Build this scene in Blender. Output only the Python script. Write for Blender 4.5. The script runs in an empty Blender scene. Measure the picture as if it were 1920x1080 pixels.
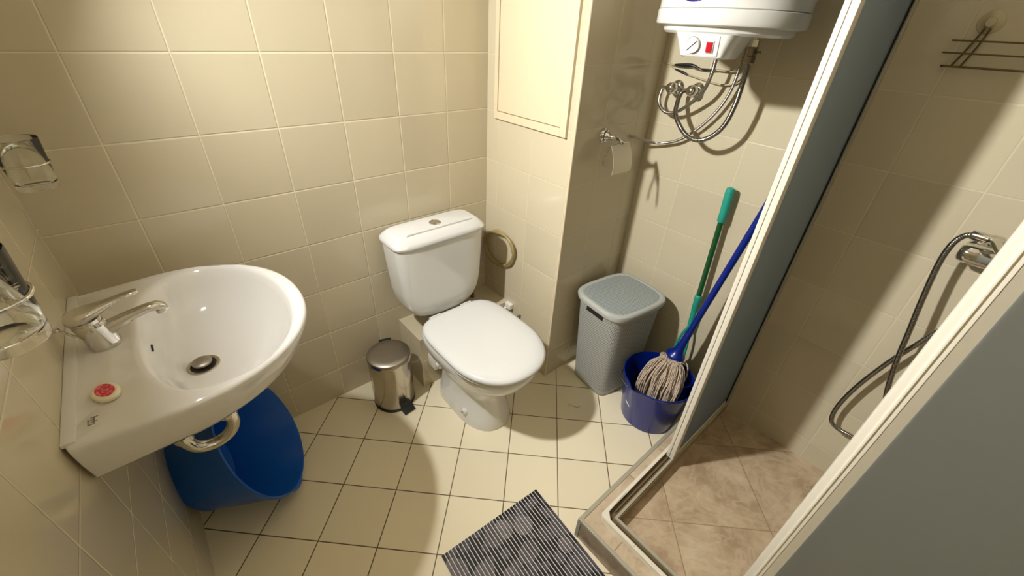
import bpy, bmesh, math, random
from mathutils import Vector, Matrix
random.seed(7)
PI = math.pi
C = bpy.context.scene.collection
SC = bpy.context.scene

# ------------------------------------------------------------------ camera, world, light, exposure
cam = bpy.data.cameras.new('camera'); camo = bpy.data.objects.new('camera', cam); C.objects.link(camo)
cam.sensor_fit = 'HORIZONTAL'; cam.sensor_width = 36.0
cam.lens = 36.0 * 765.6 / 1920.0
cam.clip_start = 0.02
camo.matrix_world = Matrix.Translation((0.2672, -1.4431, 1.4602)) @ Matrix.Rotation(-0.7412, 4, 'Z') @ Matrix.Rotation(0.9944, 4, 'X') @ Matrix.Rotation(0.056, 4, 'Z')
SC.camera = camo
w = bpy.data.worlds.new('world'); SC.world = w; w.use_nodes = True
w.node_tree.nodes['Background'].inputs[0].default_value = (1, .93, .8, 1)
w.node_tree.nodes['Background'].inputs[1].default_value = 0.0
SC.view_settings.view_transform = 'Standard'; SC.view_settings.look = 'None'
SC.view_settings.gamma = 1; SC.view_settings.use_curve_mapping = False
SC.view_settings.exposure = 0.0
SC.cycles.max_bounces = 32; SC.cycles.transmission_bounces = 32; SC.cycles.diffuse_bounces = 10; SC.cycles.glossy_bounces = 6
LAMP_POS = (0.085, -0.415, 1.87)
LAMP_RADIUS = 0.045
LAMP_STRENGTH = 2280.0

# ------------------------------------------------------------------ materials
def s2l(c): return tuple(((v/255.0)/12.92 if v/255.0 <= .04045 else ((v/255.0+.055)/1.055)**2.4) for v in c)
def rgb(*c): return s2l(c) + (1.0,)
class NT:
    def __init__(s, name):
        s.m = bpy.data.materials.new(name); s.m.use_nodes = True; s.t = s.m.node_tree; s.n = s.t.nodes
        s.b = s.n['Principled BSDF']; s.out = s.n['Material Output']
    def node(s, typ, **kw):
        n = s.n.new(typ)
        for k, v in kw.items(): setattr(n, k, v)
        return n
    def put(s, sock, v):
        if hasattr(v, 'is_output') or isinstance(v, bpy.types.NodeSocket): s.t.links.new(v, sock)
        else: sock.default_value = v
    def math(s, op, *a):
        n = s.node('ShaderNodeMath', operation=op)
        for i, v in enumerate(a): s.put(n.inputs[i], v)
        return n.outputs[0]
    def mix(s, f, a, b):
        n = s.node('ShaderNodeMix', data_type='RGBA'); s.put(n.inputs[0], f); s.put(n.inputs[6], a); s.put(n.inputs[7], b); return n.outputs[2]
    def sep(s, v):
        n = s.node('ShaderNodeSeparateXYZ'); s.put(n.inputs[0], v); return n.outputs
    def comb(s, x, y, z=0.0):
        n = s.node('ShaderNodeCombineXYZ'); s.put(n.inputs[0], x); s.put(n.inputs[1], y); s.put(n.inputs[2], z); return n.outputs[0]
    def noise(s, vec, scale, detail=2.0, rough=.5):
        n = s.node('ShaderNodeTexNoise'); s.put(n.inputs['Vector'], vec); n.inputs['Scale'].default_value = scale
        n.inputs['Detail'].default_value = detail; n.inputs['Roughness'].default_value = rough; return n.outputs[0]
    def ramp(s, f, stops):
        n = s.node('ShaderNodeValToRGB'); s.put(n.inputs[0], f); e = n.color_ramp.elements
        while len(e) < len(stops): e.new(.5)
        for i, (p, c) in enumerate(stops): e[i].position = p; e[i].color = c
        return n.outputs[0]
    def bump(s, h, strength=.5, dist=.002):
        n = s.node('ShaderNodeBump'); s.put(n.inputs['Height'], h); n.inputs['Strength'].default_value = strength
        n.inputs['Distance'].default_value = dist; s.t.links.new(n.outputs[0], s.b.inputs['Normal']); return n
    def set(s, **kw):
        for k, v in kw.items():
            s.put(s.b.inputs[k.replace('_', ' ')], v)
        return s
def plain(name, col, rough=.4, metal=0.0, coat=0.0, **kw):
    m = NT(name); m.set(Base_Color=col, Roughness=rough, Metallic=metal, Coat_Weight=coat); m.set(**kw)
    return m.m
def worn(name, col, rough=.3, amount=.06, scale=14, metal=0.0, coat=0.0, **kw):
    """single colour with faint procedural unevenness"""
    m = NT(name); g = m.node('ShaderNodeTexCoord').outputs['Object']
    f = m.noise(g, scale, 3)
    d = tuple(max(0, v*(1-amount*2)) for v in col[:3]) + (1,)
    m.set(Base_Color=m.mix(f, d, col), Roughness=rough, Metallic=metal, Coat_Weight=coat, **kw)
    return m.m
def tiles(name, ua, ou, va, ov, col, grout, pu=.2, pv=.2, rot=0.0, gw=.0028, rough=.12, tint=.05, marble=None, bump=.6, spec=.5, groutrough=.6):  # bump = depth of the joints
    """square tiles laid out in metres on two world axes; raised, bevelled tile edges"""
    m = NT(name); P = m.sep(m.node('ShaderNodeNewGeometry').outputs['Position'])
    u = m.math('SUBTRACT', P['XYZ'.index(ua)], ou); v = m.math('SUBTRACT', P['XYZ'.index(va)], ov)
    if rot:
        c, s = math.cos(rot), math.sin(rot)
        u, v = (m.math('ADD', m.math('MULTIPLY', u, c), m.math('MULTIPLY', v, s)), m.math('SUBTRACT', m.math('MULTIPLY', v, c), m.math('MULTIPLY', u, s)))
    def edge(x, p):
        x = m.math('DIVIDE', x, p); fr = m.math('FRACT', x)
        d = m.math('MULTIPLY', m.math('MINIMUM', fr, m.math('SUBTRACT', 1.0, fr)), p)
        return d, m.math('FLOOR', x)
    du, iu = edge(u, pu); dv, iv = edge(v, pv)
    d = m.math('MINIMUM', du, dv)
    mask = m.node('ShaderNodeMapRange', interpolation_type='SMOOTHSTEP'); m.put(mask.inputs[0], d)
    mask.inputs[1].default_value = gw*.38; mask.inputs[2].default_value = gw*.62
    hgt = m.node('ShaderNodeMapRange', interpolation_type='SMOOTHSTEP'); m.put(hgt.inputs[0], d)
    hgt.inputs[1].default_value = gw*.3; hgt.inputs[2].default_value = gw*.5+.0022
    wn = m.node('ShaderNodeTexWhiteNoise', noise_dimensions='3D'); m.put(wn.inputs[0], m.comb(iu, iv, 3.7))
    pos = m.node('ShaderNodeNewGeometry').outputs['Position']
    dark = tuple(x*(1-tint*1.6) for x in col[:3]) + (1,)
    base = m.mix(m.math('MULTIPLY', wn.outputs[0], 1.0), dark, col)
    speck = m.noise(pos, 260, 2)
    base = m.mix(m.math('MULTIPLY', speck, tint), base, tuple(x*.6 for x in col[:3])+(1,))
    if marble:
        n1 = m.noise(m.comb(m.math('ADD', u, m.math('MULTIPLY', iu, 3.1)), m.math('ADD', v, m.math('MULTIPLY', iv, 1.7))), 7.5, 9, .68)
        nn = m.node('ShaderNodeTexNoise'); m.put(nn.inputs['Vector'], m.comb(m.math('ADD', u, m.math('MULTIPLY', iu, 2.3)), v, 1.0)); nn.inputs['Scale'].default_value = 5.5
        nn.inputs['Detail'].default_value = 6; nn.inputs['Distortion'].default_value = 2.2
        vein = m.math('ABSOLUTE', m.math('SUBTRACT', nn.outputs[0], .5))
        vf = m.node('ShaderNodeMapRange'); m.put(vf.inputs[0], vein); vf.inputs[1].default_value = 0; vf.inputs[2].default_value = .06; vf.inputs[3].default_value = .22; vf.inputs[4].default_value = 0
        base = m.ramp(n1, [(.32, marble[0]), (.5, col), (.68, marble[1])])
        base = m.mix(vf.outputs[0], base, marble[2])
    m.set(Base_Color=m.mix(mask.outputs[0], grout, base), Specular_IOR_Level=spec)
    rr = m.node('ShaderNodeMapRange'); m.put(rr.inputs[0], mask.outputs[0]); rr.inputs[3].default_value = groutrough; rr.inputs[4].default_value = rough
    m.put(m.b.inputs['Roughness'], rr.outputs[0])
    wave = m.noise(pos, 9, 1)
    h = m.math('ADD', hgt.outputs[0], m.math('MULTIPLY', wave, .35))
    m.bump(h, bump, .0016)
    return m.m

TILE = rgb(201, 190, 163); GROUT = rgb(218, 207, 177)
Z0 = 0.1571
m_back = tiles('back_wall_tiles', 'X', .1874, 'Z', Z0, TILE, GROUT, pu=.2015)
GROUT2 = rgb(206, 194, 166)
m_side = tiles('side_wall_tiles', 'Y', -.0777, 'Z', Z0-.003, TILE, GROUT2, bump=.35)
m_left = tiles('left_wall_tiles', 'Y', -.62, 'Z', .18, TILE, GROUT2, bump=.35)
m_chase_f = tiles('recess_wall_tiles', 'X', 1.549, 'Z', Z0, TILE, GROUT2, bump=.35)
m_front = tiles('front_wall_tiles', 'X', .1, 'Z', Z0, TILE, GROUT)
m_ledge_top = tiles('ledge_top_tiles', 'X', 1.0, 'Y', -.187, TILE, GROUT)
m_floor = tiles('floor_tiles', 'X', .4151, 'Y', -.1417, rgb(238, 227, 198), rgb(96, 76, 48), pu=.1983, pv=.1983, rot=-.7903, gw=.0034, rough=.28, tint=.04, bump=.35)
MB = (rgb(150, 126, 100), rgb(200, 182, 154), rgb(222, 206, 180))
m_tray = tiles('shower_floor_tiles', 'X', 1.21, 'Y', -1.288, rgb(180, 158, 130), rgb(150, 126, 94), pu=.33, pv=.33, rot=-.785, gw=.003, rough=.35, marble=MB, bump=.35)
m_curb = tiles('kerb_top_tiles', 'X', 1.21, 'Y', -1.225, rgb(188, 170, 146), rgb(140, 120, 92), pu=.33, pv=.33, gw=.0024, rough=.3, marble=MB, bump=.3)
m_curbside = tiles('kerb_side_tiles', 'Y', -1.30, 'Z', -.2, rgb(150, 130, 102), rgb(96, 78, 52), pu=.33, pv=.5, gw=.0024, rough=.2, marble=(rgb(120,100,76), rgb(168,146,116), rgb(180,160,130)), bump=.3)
m_ceil = worn('ceiling_paint', rgb(238, 232, 216), .8, .02)
m_ceramic = worn('white_ceramic', rgb(216, 216, 212), .08, .008, 5, coat=.6)
m_sinkcer = worn('basin_ceramic', rgb(222, 220, 216), .08, .008, 5, coat=.6)
m_lidplast = worn('toilet_seat_plastic', rgb(208, 208, 206), .16, .008, 6)
m_white = worn('white_enamel', rgb(216, 215, 210), .2, .01, 5)
m_whitepl = worn('white_plastic', rgb(232, 230, 222), .3, .02, 8)
m_profile = worn('white_profile', rgb(222, 216, 200), .35, .02, 12)
m_hatch = worn('hatch_paint', rgb(214, 199, 168), .45, .015, 6)
m_chrome = worn('chrome', (.72, .70, .66, 1), .09, .04, 30, metal=1.0)
m_steel = NT('brushed_steel'); _g = m_steel.node('ShaderNodeTexCoord').outputs['Object']
_mp = m_steel.node('ShaderNodeMapping'); m_steel.put(_mp.inputs[0], _g); _mp.inputs['Scale'].default_value = (90, 90, 2)
m_steel.set(Base_Color=(.56, .52, .46, 1), Metallic=1.0, Roughness=.19); m_steel = m_steel.m
m_steeltop = worn('satin_steel', (.40, .36, .31, 1), .42, .05, 40, metal=1.0)
m_alu = worn('aluminium_trim', rgb(182, 178, 160), .4, .04, 30, metal=.35)
m_black = worn('black_plastic', rgb(22, 22, 24), .4, .1)
m_dark = plain('dark_gap', rgb(28, 22, 16), .8)
m_gasket = plain('black_gasket', rgb(24, 26, 26), .6)
m_tub = worn('blue_tub_plastic', rgb(10, 84, 176), .32, .03, 6)
m_bucket = worn('navy_bucket_plastic', rgb(4, 32, 116), .24, .03, 6, coat=.3)
m_pole = worn('blue_pole_plastic', rgb(5, 34, 124), .28, .03)
m_teal = worn('teal_plastic', rgb(34, 152, 132), .4, .04)
m_green = worn('dark_green_metal', rgb(12, 78, 36), .25, .05, coat=.4)
m_red = plain('red_switch_plastic', rgb(176, 6, 26), .3, coat=.5)
m_redlab = NT('red_label_print'); _g = m_redlab.node('ShaderNodeTexCoord').outputs['Object']
m_redlab.set(Base_Color=m_redlab.ramp(m_redlab.noise(_g, 190, 1), [(.5, rgb(206, 62, 76)), (.62, rgb(232, 130, 140))]), Roughness=.5); m_redlab = m_redlab.m
m_soap = worn('cream_soap', rgb(236, 226, 200), .5, .03, 60)
m_badge = plain('navy_badge', rgb(34, 22, 110), .25)
m_offwhite = plain('badge_print', rgb(230, 228, 224), .4)
m_greyink = plain('grey_mark', rgb(120, 116, 100), .5)
m_panel = NT('frosted_grey_pane'); _g = m_panel.node('ShaderNodeTexCoord').outputs['Object']
_f = m_panel.noise(_g, 3.0, 3); _f2 = m_panel.noise(_g, 420, 2)
m_panel.set(Base_Color=m_panel.mix(_f, rgb(116, 122, 122), rgb(124, 130, 129)), Roughness=.42); m_panel.bump(_f2, .25, .001)
_tr = m_panel.node('ShaderNodeBsdfTranslucent'); _tr.inputs[0].default_value = rgb(212, 214, 212)
_ms = m_panel.node('ShaderNodeMixShader'); _ms.inputs[0].default_value = .76
m_panel.t.links.new(m_panel.b.outputs[0], _ms.inputs[1]); m_panel.t.links.new(_tr.outputs[0], _ms.inputs[2]); m_panel.t.links.new(_ms.outputs[0], m_panel.out.inputs[0]); m_panel = m_panel.m
m_glass = NT('clear_glass'); m_glass.set(Base_Color=(.97, .98, .95, 1), Roughness=.0, Transmission_Weight=1.0, IOR=1.46); m_glass = m_glass.m
m_tubing = NT('clear_tubing'); m_tubing.set(Base_Color=rgb(186, 168, 116), Roughness=.25, Transmission_Weight=.35); m_tubing = m_tubing.m
m_lampglass = NT('lit_lamp_glass'); m_lampglass.set(Base_Color=(1, .95, .85, 1), Emission_Color=(1, .995, .97, 1), Emission_Strength=LAMP_STRENGTH); m_lampglass = m_lampglass.m
m_mirror = plain('mirror', (.85, .87, .86, 1), .02, 1.0)
def ridged(name, col, rough=.25, metal=1.0, pitch=.004, dark=.45):
    m = NT(name); uv = m.sep(m.node('ShaderNodeUVMap').outputs[0])
    f = m.math('FRACT', m.math('DIVIDE', uv[1], pitch)); t = m.math('ABSOLUTE', m.math('SUBTRACT', f, .5))
    m.set(Base_Color=m.mix(m.math('MULTIPLY', t, 2.0), col, tuple(v*dark for v in col[:3])+(1,)), Roughness=rough, Metallic=metal)
    m.bump(m.math('SUBTRACT', 1.0, m.math('MULTIPLY', t, 2.0)), .5, .001); return m.m
m_braid = ridged('braided_steel_hose', (.55, .52, .46, 1), .3)
m_flex = ridged('chrome_spiral_hose', (.42, .40, .36, 1), .22, pitch=.0045)
def braidcol():
    m = NT('braided_hose_red_blue'); uv = m.sep(m.node('ShaderNodeUVMap').outputs[0])
    a = m.math('SINE', m.math('ADD', m.math('MULTIPLY', uv[1], 620), m.math('MULTIPLY', uv[0], 300)))
    b = m.math('SINE', m.math('SUBTRACT', m.math('MULTIPLY', uv[1], 620), m.math('MULTIPLY', uv[0], 300)))
    base = m.mix(m.math('GREATER_THAN', m.math('MULTIPLY', a, b), .1), rgb(168, 168, 160), rgb(70, 74, 84))
    m.set(Base_Color=m.mix(m.math('GREATER_THAN', a, .93), base, rgb(186, 40, 50)), Roughness=.4, Metallic=.4); return m.m
m_braidcol = braidcol()
def weave():
    m = NT('grey_woven_plastic'); uv = m.sep(m.node('ShaderNodeUVMap').outputs[0])
    # staggered lozenge holes in a rattan-look plastic wall
    pu, pv = .0105, .0080
    r = m.math('DIVIDE', uv[1], pv); row = m.math('FLOOR', r)
    u = m.math('ADD', m.math('DIVIDE', uv[0], pu), m.math('MULTIPLY', m.math('MODULO', row, 2.0), .5))
    fu = m.math('ABSOLUTE', m.math('SUBTRACT', m.math('FRACT', u), .5)); fv = m.math('ABSOLUTE', m.math('SUBTRACT', m.math('FRACT', r), .5))
    s = m.math('ADD', m.math('MULTIPLY', fu, 1.5), fv)
    hole = m.math('LESS_THAN', s, .30)
    uvn = uv
    m.set(Base_Color=rgb(170, 172, 166), Roughness=.45)
    m.bump(m.math('MINIMUM', s, .7), .8, .004)
    tr = m.node('ShaderNodeBsdfTransparent'); ms = m.node('ShaderNodeMixShader'); m.put(ms.inputs[0], hole)
    m.t.links.new(m.b.outputs[0], ms.inputs[1]); m.t.links.new(tr.outputs[0], ms.inputs[2]); m.t.links.new(ms.outputs[0], m.out.inputs[0])
    return m.m
m_weave = weave()
def lidweave():
    m = NT('grey_woven_lid'); uv = m.sep(m.node('ShaderNodeUVMap').outputs[0])
    a = m.math('FRACT', m.math('DIVIDE', m.math('ADD', uv[0], m.math('MULTIPLY', uv[1], .6)), .0105))
    b = m.math('SINE', m.math('MULTIPLY', m.math('SUBTRACT', uv[1], m.math('MULTIPLY', uv[0], .5)), 900))
    h = m.math('ADD', m.math('ABSOLUTE', m.math('SUBTRACT', a, .5)), m.math('MULTIPLY', b, .12))
    m.set(Base_Color=m.ramp(h, [(.03, rgb(112, 118, 118)), (.2, rgb(160, 168, 167))]), Roughness=.45); m.bump(h, .9, .004); return m.m
m_lidweave = lidweave()
m_basket = worn('grey_basket_plastic', rgb(172, 174, 168), .4, .02)
def matmat():
    m = NT('pebble_print_mat'); uv = m.node('ShaderNodeUVMap').outputs[0]
    s1 = m.node('ShaderNodeTexVoronoi'); m.put(s1.inputs['Vector'], uv); s1.inputs['Scale'].default_value = 15; s1.inputs['Randomness'].default_value = .9
    s2 = m.node('ShaderNodeTexVoronoi', feature='F1'); m.put(s2.inputs['Vector'], m.comb(m.math('ADD', m.sep(uv)[0], .37), m.sep(uv)[1])); s2.inputs['Scale'].default_value = 24
    st = m.mix(m.math('MULTIPLY', m.sep(s1.outputs['Color'])[0], 1.0), rgb(36, 36, 42), rgb(138, 130, 132))
    tone = m.mix(m.noise(uv, 40, 3), st, rgb(66, 64, 70))
    e = m.math('LESS_THAN', s1.outputs['Distance'], .52)
    e2 = m.math('LESS_THAN', s2.outputs['Distance'], .40)
    base = m.mix(e2, rgb(20, 20, 24), rgb(74, 72, 80))
    m.set(Base_Color=m.mix(e, base, tone), Roughness=.45); return m.m
m_mat = matmat()
m_matgap = worn('mat_white_backing', rgb(214, 208, 204), .6, .04, 60)
def yarn():
    m = NT('cotton_yarn'); uv = m.sep(m.node('ShaderNodeUVMap').outputs[0])
    a = m.math('SINE', m.math('ADD', m.math('MULTIPLY', uv[1], 900), m.math('MULTIPLY', uv[0], 6.28/.02)))
    m.set(Base_Color=m.mix(m.math('MULTIPLY', m.math('ADD', a, 1.0), .5), rgb(168, 146, 126), rgb(214, 198, 178)), Roughness=.95); m.bump(a, .6, .001); return m.m
m_yarn = yarn()

# ------------------------------------------------------------------ mesh helpers (world coordinates; a part is stored relative to its thing)
ORG = {}
def obj(name, bm, mats, parent=None, smooth=None):
    """link a bmesh as one object; smooth = angle in degrees or None"""
    o0 = ORG.get(parent, Vector((0, 0, 0)))
    if parent is None:
        vs = [v.co for v in bm.verts]
        o0 = Vector(((min(v.x for v in vs)+max(v.x for v in vs))/2, (min(v.y for v in vs)+max(v.y for v in vs))/2, min(v.z for v in vs)))
    bmesh.ops.recalc_face_normals(bm, faces=bm.faces)
    for v in bm.verts: v.co -= o0
    me = bpy.data.meshes.new(name); bm.to_mesh(me); bm.free()
    if not isinstance(mats, (list, tuple)): mats = [mats]
    for m in mats: me.materials.append(m)
    if smooth is not None:
        me.shade_smooth(); me.set_sharp_from_angle(angle=math.radians(smooth))
    o = bpy.data.objects.new(name, me); C.objects.link(o)
    if parent is None: o.location = o0; ORG[o] = o0
    else: o.parent = parent; ORG[o] = ORG[parent]
    return o
def thing(name, label, cat, loc, group=None):
    o = bpy.data.objects.new(name, None); C.objects.link(o); o.location = loc; o.empty_display_size = .05
    o['label'] = label; o['category'] = cat
    if group: o['group'] = group
    ORG[o] = Vector(loc); return o
def tag(o, label, cat, group=None):
    o['label'] = label; o['category'] = cat
    if group: o['group'] = group
    return o
def struct(name, bm, m, smooth=None):
    o = obj(name, bm, m, None, smooth); o['kind'] = 'structure'; return o
def box(bm, x0, x1, y0, y1, z0, z1, bev=0, M=None, mi=0):
    v = [bm.verts.new(p) for p in [(x0,y0,z0),(x1,y0,z0),(x1,y1,z0),(x0,y1,z0),(x0,y0,z1),(x1,y0,z1),(x1,y1,z1),(x0,y1,z1)]]
    fs = [bm.faces.new([v[i] for i in q]) for q in [(0,3,2,1),(4,5,6,7),(0,1,5,4),(1,2,6,5),(2,3,7,6),(3,0,4,7)]]
    for f in fs: f.material_index = mi
    if M is not None: bmesh.ops.transform(bm, matrix=M, verts=v)
    if bev:
        es = list({e for f in fs for e in f.edges})
        bmesh.ops.bevel(bm, geom=es, offset=bev, segments=2, affect='EDGES', profile=.6, clamp_overlap=True)
def bx(*a, **k): bm = bmesh.new(); box(bm, *a, **k); return bm
def loft(bm, rings, cap0=True, cap1=True, closed=True, mi=0, uv=False):
    R = [[bm.verts.new(p) for p in r] for r in rings]; n = len(R[0])
    L = bm.loops.layers.uv.verify() if uv else None
    per = [0.0]
    if uv:
        ref = max(rings, key=lambda r: sum((Vector(r[i])-Vector(r[i-1])).length for i in range(n)))
        for i in range(n): per.append(per[-1]+(Vector(ref[(i+1) % n])-Vector(ref[i])).length)
    vv = 0.0
    for a in range(len(R)-1):
        dv = (Vector(rings[a+1][0])-Vector(rings[a][0])).length if uv else 0
        for i in range(n if closed else n-1):
            j = (i+1) % n
            f = bm.faces.new((R[a][i], R[a][j], R[a+1][j], R[a+1][i])); f.material_index = mi
            if uv:
                for lp, q in zip(f.loops, ((per[i], vv), (per[i+1], vv), (per[i+1], vv+dv), (per[i], vv+dv))): lp[L].uv = q
        vv += dv
    if cap0: bm.faces.new(R[0][::-1]).material_index = mi
    if cap1: bm.faces.new(R[-1]).material_index = mi
    return R
def frame(d):
    d = Vector(d).normalized(); a = d.cross(Vector((0, 0, 1)))
    if a.length < .05: a = d.cross(Vector((0, 1, 0)))
    a.normalize(); return d, a, d.cross(a).normalized()
def lathe(bm, prof, o=(0,0,0), d=(0,0,1), n=40, mi=0, cap0=True, cap1=True, sx=1.0, uv=False):
    """prof = [(radius, height)] along axis d from o"""
    d, a, b = frame(d); o = Vector(o)
    rings = [[o+d*h+(a*math.cos(t)*sx+b*math.sin(t))*max(r, 1e-4) for t in [2*PI*k/n for k in range(n)]] for r, h in prof]
    loft(bm, rings, cap0, cap1, mi=mi, uv=uv)
def spline(pts, k=8):
    P = [Vector(p) for p in pts]; P = [P[0]*2-P[1]] + P + [P[-1]*2-P[-2]]; out = []
    for i in range(1, len(P)-2):
        a, b, c, d = P[i-1:i+3]
        for j in range(k):
            t = j/k; out.append(.5*((2*b)+(c-a)*t+(2*a-5*b+4*c-d)*t*t+(3*b-3*c+d-a)*t**3))
    out.append(P[-2]); return out
def tube(bm, pts, r, n=12, k=8, mi=0, smooth=True, cap=True, rr=None, flat=1.0):
    P = spline(pts, k) if smooth else [Vector(p) for p in pts]
    L = bm.loops.layers.uv.verify()
    t0 = (P[1]-P[0]).normalized(); _, a, b = frame(t0); rings = []; ln = 0.0; lens = []
    for i, p in enumerate(P):
        t = (P[min(i+1, len(P)-1)]-P[max(i-1, 0)]).normalized()
        a = (a-t*a.dot(t)).normalized(); b = t.cross(a)
        q = r if rr is None else rr(i/(len(P)-1))
        rings.append([p+a*q*math.cos(2*PI*j/n)+b*q*flat*math.sin(2*PI*j/n) for j in range(n)])
        if i: ln += (P[i]-P[i-1]).length
        lens.append(ln)
    R = [[bm.verts.new(p) for p in ring] for ring in rings]
    for i in range(len(R)-1):
        for j in range(n):
            f = bm.faces.new((R[i][j], R[i][(j+1) % n], R[i+1][(j+1) % n], R[i+1][j])); f.material_index = mi
            for lp, q in zip(f.loops, ((j/n*.02, lens[i]), ((j+1)/n*.02, lens[i]), ((j+1)/n*.02, lens[i+1]), (j/n*.02, lens[i+1]))): lp[L].uv = q
    if cap: bm.faces.new(R[0][::-1]).material_index = mi; bm.faces.new(R[-1]).material_index = mi
def tb(*a, **k): bm = bmesh.new(); tube(bm, *a, **k); return bm
def sg(v, e): return math.copysign(abs(v)**e, v)
def sring(cx, cy, z, a, b, n=4, N=64, rot=0.0):
    out = []
    for k in range(N):
        t = 2*PI*k/N; x = a*sg(math.cos(t), 2/n); y = b*sg(math.sin(t), 2/n)
        out.append((cx+x*math.cos(rot)-y*math.sin(rot), cy+x*math.sin(rot)+y*math.cos(rot), z))
    return out
def egg(cx, w, yb, ym, yf, z, nb=4, nf=2.2, N=72):
    """toilet-like outline: back y yb, widest y ym, front tip yf"""
    out = []
    for k in range(N):
        t = 2*PI*k/N; c, s = math.cos(t), math.sin(t)
        if s >= 0: out.append((cx+w*sg(c, 2/nb), ym+(yb-ym)*sg(s, 2/nb), z))
        else: out.append((cx+w*sg(c, 2/nf), ym+(ym-yf)*sg(s, 2/nf), z))
    return out
def prism(bm, poly, z0, z1, bev=0, mi=0):
    a = [bm.verts.new((x, y, z0)) for x, y in poly]; b = [bm.verts.new((x, y, z1)) for x, y in poly]; n = len(poly)
    fs = [bm.faces.new(a[::-1]), bm.faces.new(b)] + [bm.faces.new((a[i], a[(i+1) % n], b[(i+1) % n], b[i])) for i in range(n)]
    for f in fs: f.material_index = mi
    if bev: bmesh.ops.bevel(bm, geom=list({e for f in fs for e in f.edges}), offset=bev, segments=2, affect='EDGES', clamp_overlap=True)

# ------------------------------------------------------------------ room
X1 = 1.8434; YF = -2.35; ZC = 2.5; XC = 1.393; YC = -.489
struct('floor', bx(-.1, X1+.1, YF-.1, .1, -.08, 0), m_floor)
struct('ceiling', bx(-.1, X1+.1, YF-.1, .1, ZC, ZC+.08), m_ceil)
struct('wall_back', bx(-.1, X1+.1, 0, .1, 0, ZC), m_back)
struct('wall_left', bx(-.1, 0, YF, 0, 0, ZC), m_left)
struct('wall_right', bx(X1, X1+.1, YF, 0, 0, ZC), m_side)
struct('wall_front', bx(-.1, X1+.1, YF-.1, YF, 0, ZC), m_front)
bm = bx(XC, X1, YC, 0, 0, ZC)
for f in bm.faces:
    f.normal_update()
    f.material_index = 1 if abs(f.normal.y) > .5 else 0
struct('wall_recess', bm, [m_side, m_chase_f])
bm = bmesh.new(); lathe(bm, [(.0045, 0), (.0045, ZC)], (XC+.0015, YC+.0015, 0), n=16)
struct('trim_1', bm, m_hatch, 40)
# tiled ledge that boxes in the waste pipe behind the toilet
bm = bx(.892, XC, -.187, 0, 0, .285)
for f in bm.faces:
    f.normal_update(); f.material_index = 2 if abs(f.normal.z) > .5 else (1 if abs(f.normal.y) > .5 else 0)
struct('trim_2', bm, [m_side, m_back, m_ledge_top])

# ------------------------------------------------------------------ shower kerb, tray
KH = .103; KX = .947; KY = -1.09; KI = 1.043; KJ = -1.175
bm = bmesh.new()
poly = [(KX, YF), (KX, KY), (X1, KY), (X1, KJ), (KI, KJ), (KI, YF)]
prism(bm, poly, 0, KH)
for f in bm.faces:
    f.normal_update(); f.material_index = 0 if abs(f.normal.z) > .5 else 1
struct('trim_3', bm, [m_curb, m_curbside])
struct('trim_4', bx(KI, X1, YF, KJ, 0, .06), m_tray)
def angle_trim(name, p0, p1, axis):
    bm = bmesh.new()
    if axis == 'x': box(bm, p0, p1, KY-.011, KY+.0025, KH-.008, KH+.003, .0012)
    else: box(bm, KX-.0025, KX+.009, p0, p1, KH-.008, KH+.003, .0012)
    return struct(name, bm, m_alu)
angle_trim('trim_5', KX+.009, X1, 'x'); angle_trim('trim_6', YF, KY+.0025, 'y')
struct('trim_7', bx(KX-.0025, KX+.001, KY-.010, KY+.0025, 0, KH-.008), m_alu)

# ------------------------------------------------------------------ shower enclosure
enc = thing('shower_enclosure', 'white corner frame with floor track and wall strip standing on the tiled shower kerb', 'shower frame', (KI, KJ, KH))
bm = bmesh.new(); z = KH
RX, RY = 1.000, -1.130
prism(bm, [(RX, YF+.003), (RX, RY-.012), (RX+.010, RY), (X1-.004, RY), (X1-.004, RY-.042), (RX+.042, RY-.042), (RX+.042, YF+.003)], z, z+.005)
prism(bm, [(RX, YF+.003), (RX, RY-.012), (RX+.010, RY), (X1-.004, RY), (X1-.004, RY-.011), (RX+.018, RY-.011), (RX+.011, RY-.020), (RX+.011, YF+.003)], z+.005, z+.022, .0015)
obj('floor_track', bm, m_profile, enc, 30)
bm = bmesh.new()
prism(bm, [(RX+.034, YF+.003), (RX+.034, RY-.034), (X1-.004, RY-.034), (X1-.004, RY-.042), (RX+.042, RY-.042), (RX+.042, YF+.003)], z+.005, z+.013, .001)
obj('inner_track_lip', bm, m_alu, enc, 30)
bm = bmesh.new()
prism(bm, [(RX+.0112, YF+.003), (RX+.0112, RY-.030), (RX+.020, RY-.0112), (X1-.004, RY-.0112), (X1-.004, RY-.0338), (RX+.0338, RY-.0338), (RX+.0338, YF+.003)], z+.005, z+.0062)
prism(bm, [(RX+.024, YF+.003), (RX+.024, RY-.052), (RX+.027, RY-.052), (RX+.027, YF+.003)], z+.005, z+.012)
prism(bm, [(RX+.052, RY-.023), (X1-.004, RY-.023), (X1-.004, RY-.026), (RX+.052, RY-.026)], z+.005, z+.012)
obj('track_groove', bm, worn('shaded_track', rgb(112, 92, 62), .6, .2, 60), enc, 30)  # groove floor and fins coloured brown to paint in the shadow inside the track
bm = bmesh.new()   # corner connector piece
prism(bm, [(RX+.001, RY-.13), (RX+.001, RY-.013), (RX+.011, RY-.001), (RX+.13, RY-.001), (RX+.13, RY-.010), (RX+.030, RY-.012), (RX+.022, RY-.022), (RX+.011, RY-.032), (RX+.010, RY-.13)], z+.016, z+.0245, .0012)
obj('corner_connector', bm, m_profile, enc, 30)
ZT = 1.92; SH = .0095    # the enclosure leans a hair towards the wall
def lean(bm):
    for v in bm.verts: v.co.y += SH*(v.co.z-.12)
    return bm
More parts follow.
